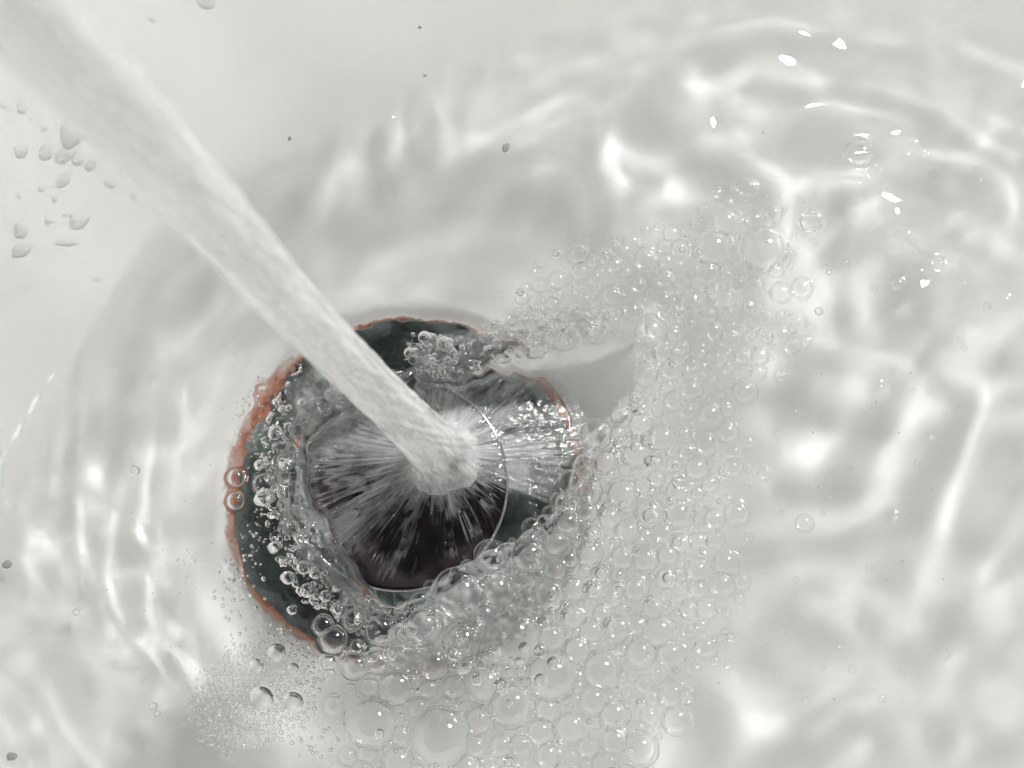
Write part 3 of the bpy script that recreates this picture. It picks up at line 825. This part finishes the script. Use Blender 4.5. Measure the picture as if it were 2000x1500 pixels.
# ------------------------------------------------------------------ dense foam under the domes, hiding most of the hole's lower right
POLY_MASS = [(770, 1205), (850, 1150), (930, 1098), (1000, 1066), (1062, 1018), (1103, 965), (1136, 885), (1186, 808), (1232, 755), (1300, 790), (1330, 900), (1330, 1060), (1290, 1190), (1200, 1290), (1080, 1350), (950, 1370), (830, 1350), (740, 1320), (690, 1290), (720, 1250)]
POLY_CHURN = [(610, 705), (555, 770), (560, 860), (520, 930), (540, 1010), (590, 1100), (660, 1180), (740, 1230), (800, 1200), (750, 1180), (690, 1125), (640, 1050), (595, 980), (575, 930), (585, 845), (650, 800), (760, 760), (700, 700)]
POLY_CHUR2 = [(790, 668), (870, 650), (930, 640), (1020, 600), (1150, 590), (1230, 640), (1210, 665), (1080, 685), (960, 700), (880, 738), (800, 752)]
def foam_mass(name, label, poly, mat, z0, zl, soft, cov=lambda X, Y: 1.0):
    st = 6
    P = np.array(poly)
    xs_, ys_ = np.arange(P[:, 0].min() - 20, P[:, 0].max() + 20, st), np.arange(P[:, 1].min() - 20, P[:, 1].max() + 20, st)
    X, Y = np.meshgrid(xs_.astype(float), ys_.astype(float), indexing='ij')
    d = -polydist(X, Y, poly)
    n_ = rng.normal(0, 1, X.shape)
    for _ in range(3): n_ = (n_ + np.roll(n_, 1, 0) + np.roll(n_, 1, 1) + np.roll(n_, (1, 1), (0, 1))) / 4
    n_ /= n_.std()
    z = z0 - zl * np.exp(-np.clip(d, 0, None) / 22.0) + 0.0004 * n_
    ok = d + 9 * n_ > -6
    V = [tuple(p2w(X[i, j], Y[i, j], z[i, j])) for i in range(len(xs_)) for j in range(len(ys_))]
    id_ = np.arange(len(V)).reshape(X.shape)
    F = [(id_[i, j], id_[i, j + 1], id_[i + 1, j + 1], id_[i + 1, j]) for i in range(len(xs_) - 1) for j in range(len(ys_) - 1) if ok[i, j] and ok[i + 1, j] and ok[i, j + 1] and ok[i + 1, j + 1]]
    me = mesh(name, V, F)
    me.attributes.new('cover', 'FLOAT', 'POINT').data.foreach_set('value', (np.clip((d + 6) / soft, 0, 1) * cov(X, Y)).ravel().astype(np.float32))
    o = obj(name, me, mat)
    tag(o, label, 'foam', kind='stuff')
foam_mass('dense_foam', 'pale dense foam under the bubbles along the lower right of the drain', POLY_MASS, M_MASS, -0.0042, 0.0030, 20.0, lambda X, Y: sstep(395, 325, np.hypot(X - 790, Y - 950)))
foam_mass('aerated_water', 'milky churning water at the left of the stopper', POLY_CHURN, M_CHURN, -0.0030, 0.0030, 40.0)
foam_mass('aerated_water', 'milky churning water above the stopper beside the jet', POLY_CHUR2, M_CHURN, -0.0030, 0.0030, 40.0)

# ------------------------------------------------------------------ air bubbles under the surface
def icosphere(sub):
    import bmesh
    bm = bmesh.new()
    bmesh.ops.create_icosphere(bm, subdivisions=sub, radius=1.0)
    me = bpy.data.meshes.new('air_bubble')
    bm.to_mesh(me); bm.free()
    me.polygons.foreach_set('use_smooth', np.ones(len(me.polygons), bool))
    me.materials.append(M_AIR)
    return me
ico3, ico2 = icosphere(3), icosphere(2)
SUBM = [(539, 847, 16), (591, 787, 9), (552, 799, 9), (507, 908, 10), (545, 1073, 13), (567, 1130, 14), (605, 1154, 16), (597, 1110, 15), (518, 975, 20), (554, 962, 15), (540, 1010, 10), (560, 910, 13), (590, 1060, 12), (620, 1120, 14), (640, 1165, 13), (575, 1190, 10), (700, 1210, 14), (660, 1190, 12), (830, 660, 14), (868, 672, 16), (800, 690, 12),
        (546, 1273, 18), (507, 1298, 15), (515, 1361, 25), (576, 1367, 21), (577, 1302, 11), (1588, 438, 20), (1619, 533, 6), (1818, 856, 6), (1085, 494, 9), (300, 1380, 9), (308, 1395, 7), (150, 1195, 8), (265, 920, 10)]
SUBW = [('in the dark gap left of the stopper', lambda x, y: 440 < x < 690 and y < 1240), ('above the stopper beside the jet', lambda x, y: x > 690 and y < 720), ('in the clear patch at lower left of the drain', lambda x, y: x < 620 and y > 1240), ('in open water', lambda x, y: True)]
cnt = {}
for (px, py, r) in SUBM:
    rw = r * PX
    zt = min(smooth_z(px, py), 0.0)
    o = bpy.data.objects.new('air_bubble', ico3)
    p = p2w(px, py, zt - rw - 0.0004)
    o.location = p
    o.scale = (rw, rw * 0.96, rw * 0.93)
    col.objects.link(o)
    wd = next(w for w, f in SUBW if f(px, py))
    cnt.setdefault(wd, []).append((o, px, r))
for wd, lst in cnt.items():
    lst.sort(key=lambda t: t[1])
    for q, (o, px, r) in enumerate(lst):
        size = 'large' if r >= 18 else 'middling' if r >= 12 else 'small'
        w = 'leftmost' if q == 0 else 'rightmost' if q == len(lst) - 1 else ORD[q] + ' from left'
        tag(o, f'{size} air bubble, {w} {wd}', 'bubble', 'air bubbles ' + wd)
def scatter(name, pts, label, me, mat, cat='bubbles'):
    co = np.zeros(len(me.vertices) * 3); me.vertices.foreach_get('co', co); co = co.reshape(-1, 3)
    fa = np.array([list(p.vertices) for p in me.polygons])
    V = np.concatenate([co * np.array([r, r, r]) + np.array([x, y, z]) for x, y, z, r in pts])
    Q = np.concatenate([fa + i * len(co) for i in range(len(pts))])
    o = obj(name, mesh_np(name, V, Q), mat)
    tag(o, label, cat, kind='stuff')
    return o
ico1 = icosphere(1)
# fizz in the churning water left of and above the stopper
pts = []
POLY_FIZZ = [(600, 700), (560, 780), (590, 860), (560, 960), (600, 1060), (650, 1130), (740, 1210), (690, 1230), (600, 1180), (540, 1080), (500, 960), (510, 900), (520, 820), (560, 740)]
POLY_FIZ2 = [(790, 650), (900, 660), (940, 640), (1060, 600), (1190, 600), (1220, 650), (1100, 690), (960, 700), (880, 740), (800, 740)]
while len(pts) < 900:
    px, py = random.uniform(480, 1230), random.uniform(590, 1240)
    X, Y = np.array(px), np.array(py)
    if not (inpoly(X, Y, POLY_FIZZ) or inpoly(X, Y, POLY_FIZ2)) or inpoly(X, Y, POLY_CRATER): continue
    r = random.choice((1.5, 2, 2.5, 3, 4, 6)) * random.uniform(0.8, 1.3) * PX
    fz = -0.011
    z = min(smooth_z(px, py), 0) - r - random.random() ** 2 * 0.006 - 0.0003
    p = p2w(px, py, z)
    pts.append((p.x, p.y, p.z, r))
deep = []
for poly, num, sizes in ((POLY_MASS, 90, (6, 8, 10, 13, 15)), (POLY_FOAM, 140, (3, 4, 5, 7, 9))):
    k_ = 0
    while k_ < num:
        px, py = random.uniform(660, 1600), random.uniform(360, 1530)
        X, Y = np.array(px), np.array(py)
        if not inpoly(X + random.gauss(0, 26), Y + random.gauss(0, 20), poly) or inpoly(X, Y, POLY_CRATER): continue
        r = random.choice(sizes) * random.uniform(0.8, 1.2) * PX
        p = p2w(px, py, -r - 0.0006 - random.random() * 0.0025)
        k_ += 1
        if any((p.x - a) ** 2 + (p.y - b) ** 2 + (p.z - c) ** 2 < (r + e) ** 2 for a, b, c, e in deep): continue
        deep.append((p.x, p.y, p.z, r))
scatter('deep_foam', deep, 'second layer of small bubbles under the surface foam', ico3, M_AIR, 'foam')
scatter('churning_fizz', pts, 'fizz of tiny air bubbles churning beside the stopper', ico3, M_AIR)
# raft of tiny bubbles at lower left and specks of air over the floor
pts = []
POLY_RAFT = [(470, 1260), (560, 1245), (600, 1290), (600, 1380), (560, 1420), (500, 1440), (420, 1450), (400, 1400), (410, 1330)]
placed = []
for _ in range(9000):
    px, py = random.uniform(370, 640), random.uniform(1215, 1490)
    if not inpoly(np.array(px + random.gauss(0, 16)), np.array(py + random.gauss(0, 14)), POLY_RAFT): continue
    r = random.uniform(3.0, 5.5) if py > 1330 else random.uniform(1.6, 4.0)
    if any((px - a) ** 2 + (py - b) ** 2 < (r + c) ** 2 for a, b, c in placed): continue
    if any((px - a) ** 2 + (py - b) ** 2 < (r + c) ** 2 for a, b, c in SUBM): continue
    placed.append((px, py, r))
def specks(n, cx_, cy_, sx, sy, lo, hi):
    for _ in range(n):
        placed.append((random.gauss(cx_, sx), random.gauss(cy_, sy), random.uniform(lo, hi)))
specks(45, 465, 1150, 28, 30, 2, 4.5); specks(14, 385, 1095, 18, 18, 2, 3.5); specks(30, 480, 810, 20, 25, 1, 2.2); specks(40, 500, 1060, 14, 40, 1.5, 3.5); specks(26, 610, 1450, 22, 18, 2, 5); specks(40, 1600, 760, 160, 330, 1.2, 3.0); specks(24, 330, 1080, 60, 90, 1, 2.2); specks(40, 510, 860, 16, 50, 1.5, 3)
for px, py, r in placed:
    if not (2 < px < 1998 and 2 < py < 1498): continue
    rw = r * PX
    p = p2w(px, py, min(smooth_z(px, py), 0) - rw - 0.0003)
    pts.append((p.x, p.y, p.z, rw))
scatter('tiny_air_bubbles', pts, 'raft and scatter of tiny air bubbles under the water surface', ico2, M_AIR)

# ------------------------------------------------------------------ the jet
IMP = p2w(860, 893, Z_STOP)
jet_me_V, jet_F, jet_uv = [], [], []
na_, nz_ = 96, 260
j_ph = rng.normal(0, 1, (12,))
zt, zbm = 0.185, Z_STOP - 0.0002
for j in range(nz_ + 1):
    f = (j / nz_) ** 2.2
    z = zbm + (zt - zbm) * f
    h = z - zbm
    rad_ = 0.0025 + 0.0013 * math.exp(-h / 0.03) + 0.0014 * math.exp(-h / 0.0024)
    for a in range(na_):
        t = 2 * math.pi * a / na_
        w = 0
        for q in range(6):
            w += math.sin((q + 2) * t + j_ph[q] * 3 + h * (18 + 9 * q) * (1 if q % 2 else -1)) * 0.024 / (1 + 0.15 * q)
            w += math.sin((3 + 4 * q) * t + j_ph[q + 6] * 5 + h * (130 + 170 * q)) * 0.010
        w += 0.025 * math.sin(13 * t + 2 * math.sin(3 * t)) * math.exp(-h / 0.003)
        r = rad_ * (1 + w)
        sway = 0.0004 * math.sin(h * 45 + 1)
        jet_me_V.append((r * math.cos(t) + sway, r * math.sin(t), h))
        jet_uv.append((a / na_, h / 0.012))
for j in range(nz_):
    for a in range(na_):
        b = (a + 1) % na_
        jet_F.append((j * na_ + a, j * na_ + b, (j + 1) * na_ + b, (j + 1) * na_ + a))
jet_F.append(tuple(reversed(range(na_))))
jet_F.append(tuple(range(nz_ * na_, (nz_ + 1) * na_)))
jm = mesh('water_jet', jet_me_V, jet_F)
uvl = jm.uv_layers.new(name='UVMap')
for p in jm.polygons:
    vs_ = [jet_uv[v] for v in p.vertices]
    wrap = max(u for u, _ in vs_) - min(u for u, _ in vs_) > 0.5 and len(vs_) == 4
    for li, (u, vv) in zip(p.loop_indices, vs_):
        uvl.data[li].uv = (u + 1 if wrap and u < 0.5 else u, vv)
jet = obj('water_jet', jm, M_JET)
jet.location = (IMP.x, IMP.y, zbm)
tag(jet, 'thick whitish jet of water falling from the upper left onto the stopper', 'water jet')

# ------------------------------------------------------------------ sheet of water thrown out over the stopper
na_, nk_ = 420, 60
sv, sf, suv, scov = [], [], [], []
PCw = np.array([list(p2w(x, y, -0.008))[:2] for x, y in POLY_CRATER])
def reach(t):
    c, s = math.cos(t), math.sin(t)
    best_ = 0.03
    for (ax, ay), (bx, by) in zip(PCw, np.roll(PCw, -1, 0)):
        ex, ey = bx - ax, by - ay
        den = c * ey - s * ex
        if abs(den) < 1e-12: continue
        u = ((ax - IMP.x) * ey - (ay - IMP.y) * ex) / den
        w = ((ax - IMP.x) * s - (ay - IMP.y) * c) / den
        if u > 0 and 0 <= w <= 1: best_ = min(best_, u)
    return best_
lob = rng.normal(0, 1, 40)
def cover(t, q):
    """how much aerated water the sheet carries in direction t (image angle) at distance q mm"""
    d = math.degrees(t) % 360
    k = [(0, .12), (20, .13), (45, .12), (75, .06), (100, .14), (140, .20), (170, .20), (195, .12), (215, .05), (235, -.05), (255, -.11), (275, -.18), (300, -.21), (325, -.04), (340, .07), (360, .12)]
    for (a0, v0), (a1, v1) in zip(k, k[1:]):
        if a0 <= d <= a1: b = v0 + (v1 - v0) * (d - a0) / (a1 - a0); break
    return b + 0.34 * math.exp(-(q - 4.0) / 2.4) - 0.008 * max(q - 4, 0) + 0.05 * math.sin(5 * t + 1) + 0.05 * math.sin(9 * t + 2.0 * math.sin(3 * t))
for a in range(na_):
    t = 2 * math.pi * a / na_
    rc_ = min(reach(t) + 0.0008, 0.0205)
    st_ = 0.5 + 0.5 * sum(lob[i] * math.sin((7 + 5 * i) * t + lob[39 - i] * 6) for i in range(20)) / 4.5
    for k_ in range(nk_ + 1):
        f = k_ / nk_
        q = 0.0034 + (rc_ - 0.0034) * f
        x, y = IMP.x + q * math.cos(t), IMP.y + q * math.sin(t)
        rr_ = math.hypot(x, y)
        zstop = Z_STOP - 0.0024 * min(rr_ / R_ST, 1.0) ** 2.2
        over = max(rr_ - R_ST, 0)
        z = zstop + 0.0004 + 0.0034 * math.exp(-(q - 0.0034) / 0.0019) - 0.22 * over - 8 * over * over
        z += 0.00013 * (st_ - 0.5) * min(1, (q - 0.0034) / 0.003)
        z += 0.00007 * math.sin(q * 4200 + 9 * st_ + 4 * t) * f
        if rr_ > R_HOLE: z = max(z, Z_RIM + 0.0006)
        sv.append((x - IMP.x, y - IMP.y, z - Z_STOP))
        suv.append((a * 60.0 / na_ + 2.5 * st_ * f, q * 230.0))
        scov.append(cover(t, q * 1000))
for a in range(na_):
    b = (a + 1) % na_
    for k_ in range(nk_):
        sf.append((a * (nk_ + 1) + k_, a * (nk_ + 1) + k_ + 1, b * (nk_ + 1) + k_ + 1, b * (nk_ + 1) + k_))
sm = mesh('splash_sheet', sv, sf)
uvl = sm.uv_layers.new(name='UVMap')
for p in sm.polygons:
    vs_ = [suv[v] for v in p.vertices]
    wrap = max(u for u, _ in vs_) - min(u for u, _ in vs_) > 27
    for li, (u, vv) in zip(p.loop_indices, vs_):
        uvl.data[li].uv = (u + 60.0 if wrap and u < 27 else u, vv)
at = sm.attributes.new('cover', 'FLOAT', 'POINT')
at.data.foreach_set('value', np.array(scov, np.float32))
sheet = obj('splash_sheet', sm, M_SHEET)
sheet.location = (IMP.x, IMP.y, Z_STOP)
tag(sheet, 'thin streaky sheet of water thrown outwards over the dark stopper', 'water splash')

# separate threads of water shooting over the dark part of the stopper
THREADS = [((893, 960), (885, 1050)), ((868, 985), (872, 1068)), ((905, 955), (913, 990)), ((922, 960), (930, 1000)), ((935, 985), (955, 1030)), ((945, 1000), (975, 1035)), ((790, 1050), (755, 1125)), ((755, 1010), (705, 1070)), ((730, 1000), (690, 1050)), ((775, 1000), (740, 1050)), ((820, 1000), (812, 1045)), ((812, 1090), (806, 1130)), ((960, 930), (1000, 960)), ((700, 1100), (690, 1140)), ((745, 1150), (742, 1190)), ((765, 1150), (768, 1185)), ((850, 960), (846, 1030)), ((800, 960), (770, 1030))]
tv, tf = [], []
for (ax, ay), (bx, by) in THREADS:
    A, Bp = p2w(ax, ay, Z_STOP - 0.0006), p2w(bx, by, Z_STOP - 0.0016)
    b0 = len(tv)
    d = (Bp - A); n_ = Vector((-d.y, d.x, 0)).normalized()
    for i in range(9):
        f = i / 8
        c = A + d * f
        rr_ = math.hypot(c.x, c.y)
        c.z = Z_STOP - 0.0024 * min(rr_ / R_ST, 1.15) ** 2.2 + 0.0005
        r = 0.00013 * math.sin(math.pi * min(max(f, 0.04), 0.96)) ** 0.6 * (0.8 + 0.4 * random.random())
        c = c + n_ * 0.00006 * math.sin(6 * f + ax)
        for q in range(6):
            t = 2 * math.pi * q / 6
            tv.append(c + n_ * r * math.cos(t) + Vector((0, 0, r * math.sin(t))))
    for i in range(8):
        for q in range(6):
            k_ = (q + 1) % 6
            tf.append((b0 + i * 6 + q, b0 + i * 6 + k_, b0 + (i + 1) * 6 + k_, b0 + (i + 1) * 6 + q))
thr = obj('water_threads', mesh('water_threads', [v - Vector((IMP.x, IMP.y, Z_STOP)) for v in tv], tf), M_STREAK, sheet)
thr['kind'] = 'stuff'

# ------------------------------------------------------------------ droplets on the dry wall
def droplet_mesh(seed, el):
    r_ = random.Random(seed)
    n, k_ = 28, 7
    ph_ = [r_.uniform(0, 6.28) for _ in range(4)]
    V, F = [(0, 0, 0.32)], []
    for j in range(1, k_ + 1):
        f = math.sin(0.5 * math.pi * j / k_)
        for a in range(n):
            t = 2 * math.pi * a / n
            g = 1 + 0.10 * math.sin(2 * t + ph_[0]) + 0.07 * math.sin(3 * t + ph_[1]) + 0.04 * math.sin(5 * t + ph_[2])
            V.append((f * g * math.cos(t) * el, f * g * math.sin(t), 0.32 * (1 - f ** 2.4) - (0.06 if j == k_ else 0)))
    for a in range(n):
        b = (a + 1) % n
        F.append((0, 1 + a, 1 + b))
        for j in range(k_ - 1):
            F.append((1 + j * n + a, 1 + (j + 1) * n + a, 1 + (j + 1) * n + b, 1 + j * n + b))
    return mesh('water_droplet', V, F)
DROPS = [(138, 262, 22, 1.5, 8, 'largest droplet, crescent shaped, on the wall beside the jet'), (40, 212, 14, 1.0, 0, 'round droplet high on the left wall above the large crescent droplet'), (4, 208, 10, .8, 0, 'droplet cut by the left picture edge'), (38, 296, 17, 1.1, 10, 'round droplet at far left below the crescent droplet'), (88, 298, 16, 1.1, 0, 'round droplet joined to the head of a short trickle'), (125, 303, 14, 2.0, -15, 'thin middle stretch of the short trickle'), (152, 312, 11, 1.4, -10, 'lower bead of the short trickle'), (177, 322, 11, 1.3, 10, 'end bead of the short trickle'), (122, 352, 13, 1.5, -10, 'flat oval droplet in the middle of the left wall'), (82, 366, 10, 1.1, 0, 'small droplet left of the flat oval droplet'), (216, 357, 12, .9, 20, 'teardrop shaped droplet nearest the jet'), (155, 428, 19, 1.2, -5, 'large oval droplet low on the left wall'), (127, 418, 7, .9, 30, 'tiny bead touching the large oval droplet'), (107, 388, 8, 1.1, 0, 'small faint droplet above the large oval droplet'), (40, 488, 17, 1.3, -25, 'slanted droplet low at far left'), (38, 452, 14, 1.3, 10, 'flat droplet above the slanted one at far left'), (130, 470, 13, 1.7, -55, 'long slanting droplet below the large oval one'), (84, 250, 9, .9, 30, 'small bead left of the crescent droplet'), (58, 232, 5, 1, 0, 'tiny bead near the top left droplets'), (95, 430, 9, 1.2, 0, 'faint small droplet left of the large oval one'), (405, 5, 12, 1.6, -50, 'slanting droplet at the top picture edge'), (508, 115, 9, .7, 10, 'upright droplet high on the wall right of the jet'), (525, 92, 8, .6, 25, 'narrow droplet just above the upright one right of the jet'), (613, 135, 7, .8, -40, 'small lone droplet on the upper wall'), (298, 36, 8, 1.1, 0, 'small droplet near the top left of the wall'), (35, 385, 7, 1.6, 20, 'faint smear like droplet at the left edge'), (190, 545, 6, 1.3, -20, 'small droplet just above the water line'), (470, 145, 4, 1.0, 0, 'tiny bead left of the upright droplet'), (262, 385, 5, 1.2, 20, 'tiny bead beside the lower edge of the jet'), (55, 560, 6, 1.2, 0, 'small lone droplet low on the left wall')]
for n, (px, py, r, el, rot, lab) in enumerate(DROPS):
    p = p2w(px, py, 0.0)
    for _ in range(8):
        zz = float(floor_z(np.array([p.x]), np.array([p.y]))[0])
        p = p2w(px, py, zz)
    e = 0.0005
    f0 = zz
    nx_ = Vector((-(float(floor_z(np.array([p.x + e]), np.array([p.y]))[0]) - f0) / e, -(float(floor_z(np.array([p.x]), np.array([p.y + e]))[0]) - f0) / e, 1)).normalized()
    o = obj('water_droplet', droplet_mesh(n, el), M_DROP)
    sc_ = r * (CAM - p).length / FPX
    q_ = nx_.to_track_quat('Z', 'Y')
    o.matrix_world = Matrix.Translation(p) @ q_.to_matrix().to_4x4() @ Matrix.Rotation(math.radians(rot), 4, 'Z') @ Matrix.Diagonal((sc_, sc_, sc_, 1))
    tag(o, lab, 'droplet', 'droplets clinging to the basin wall')

# ------------------------------------------------------------------ grit
SPECKS = [(988, 288, 12, 'dark round grit speck floating in the upper ripples', 0.001), (567, 273, 7, 'small dark grit speck on the wall right of the jet', None), (820, 55, 6, 'small grey grit speck near the top edge', None), (15, 1102, 13, 'grey grit speck at the left picture edge', 0), (22, 1478, 14, 'grey grit speck in the lower left corner', 0), (830, 148, 5, 'tiny grit speck at the water line above the ripples', 0)]
import bmesh
for n, (px, py, r, lab, zz) in enumerate(SPECKS):
    bm = bmesh.new()
    bmesh.ops.create_icosphere(bm, subdivisions=2, radius=1.0)
    r_ = random.Random(n)
    for v_ in bm.verts: v_.co *= 1 + r_.uniform(-0.25, 0.25)
    me = bpy.data.meshes.new('grit_speck'); bm.to_mesh(me); bm.free()
    o = obj('grit_speck', me, M_SPECK)
    z_ = zz
    p = p2w(px, py, 0.0)
    if zz is None:
        for _ in range(8):
            z_ = float(floor_z(np.array([p.x]), np.array([p.y]))[0]); p = p2w(px, py, z_)
    else:
        p = p2w(px, py, smooth_z(px, py) + 0.0001)
    o.location = p
    s_ = r * PX * 0.8
    o.scale = (s_ * 0.7, s_, s_ * 0.2)
    o.rotation_euler = (0, 0, r_.uniform(0, 3))
    tag(o, lab, 'speck', 'specks of grit')
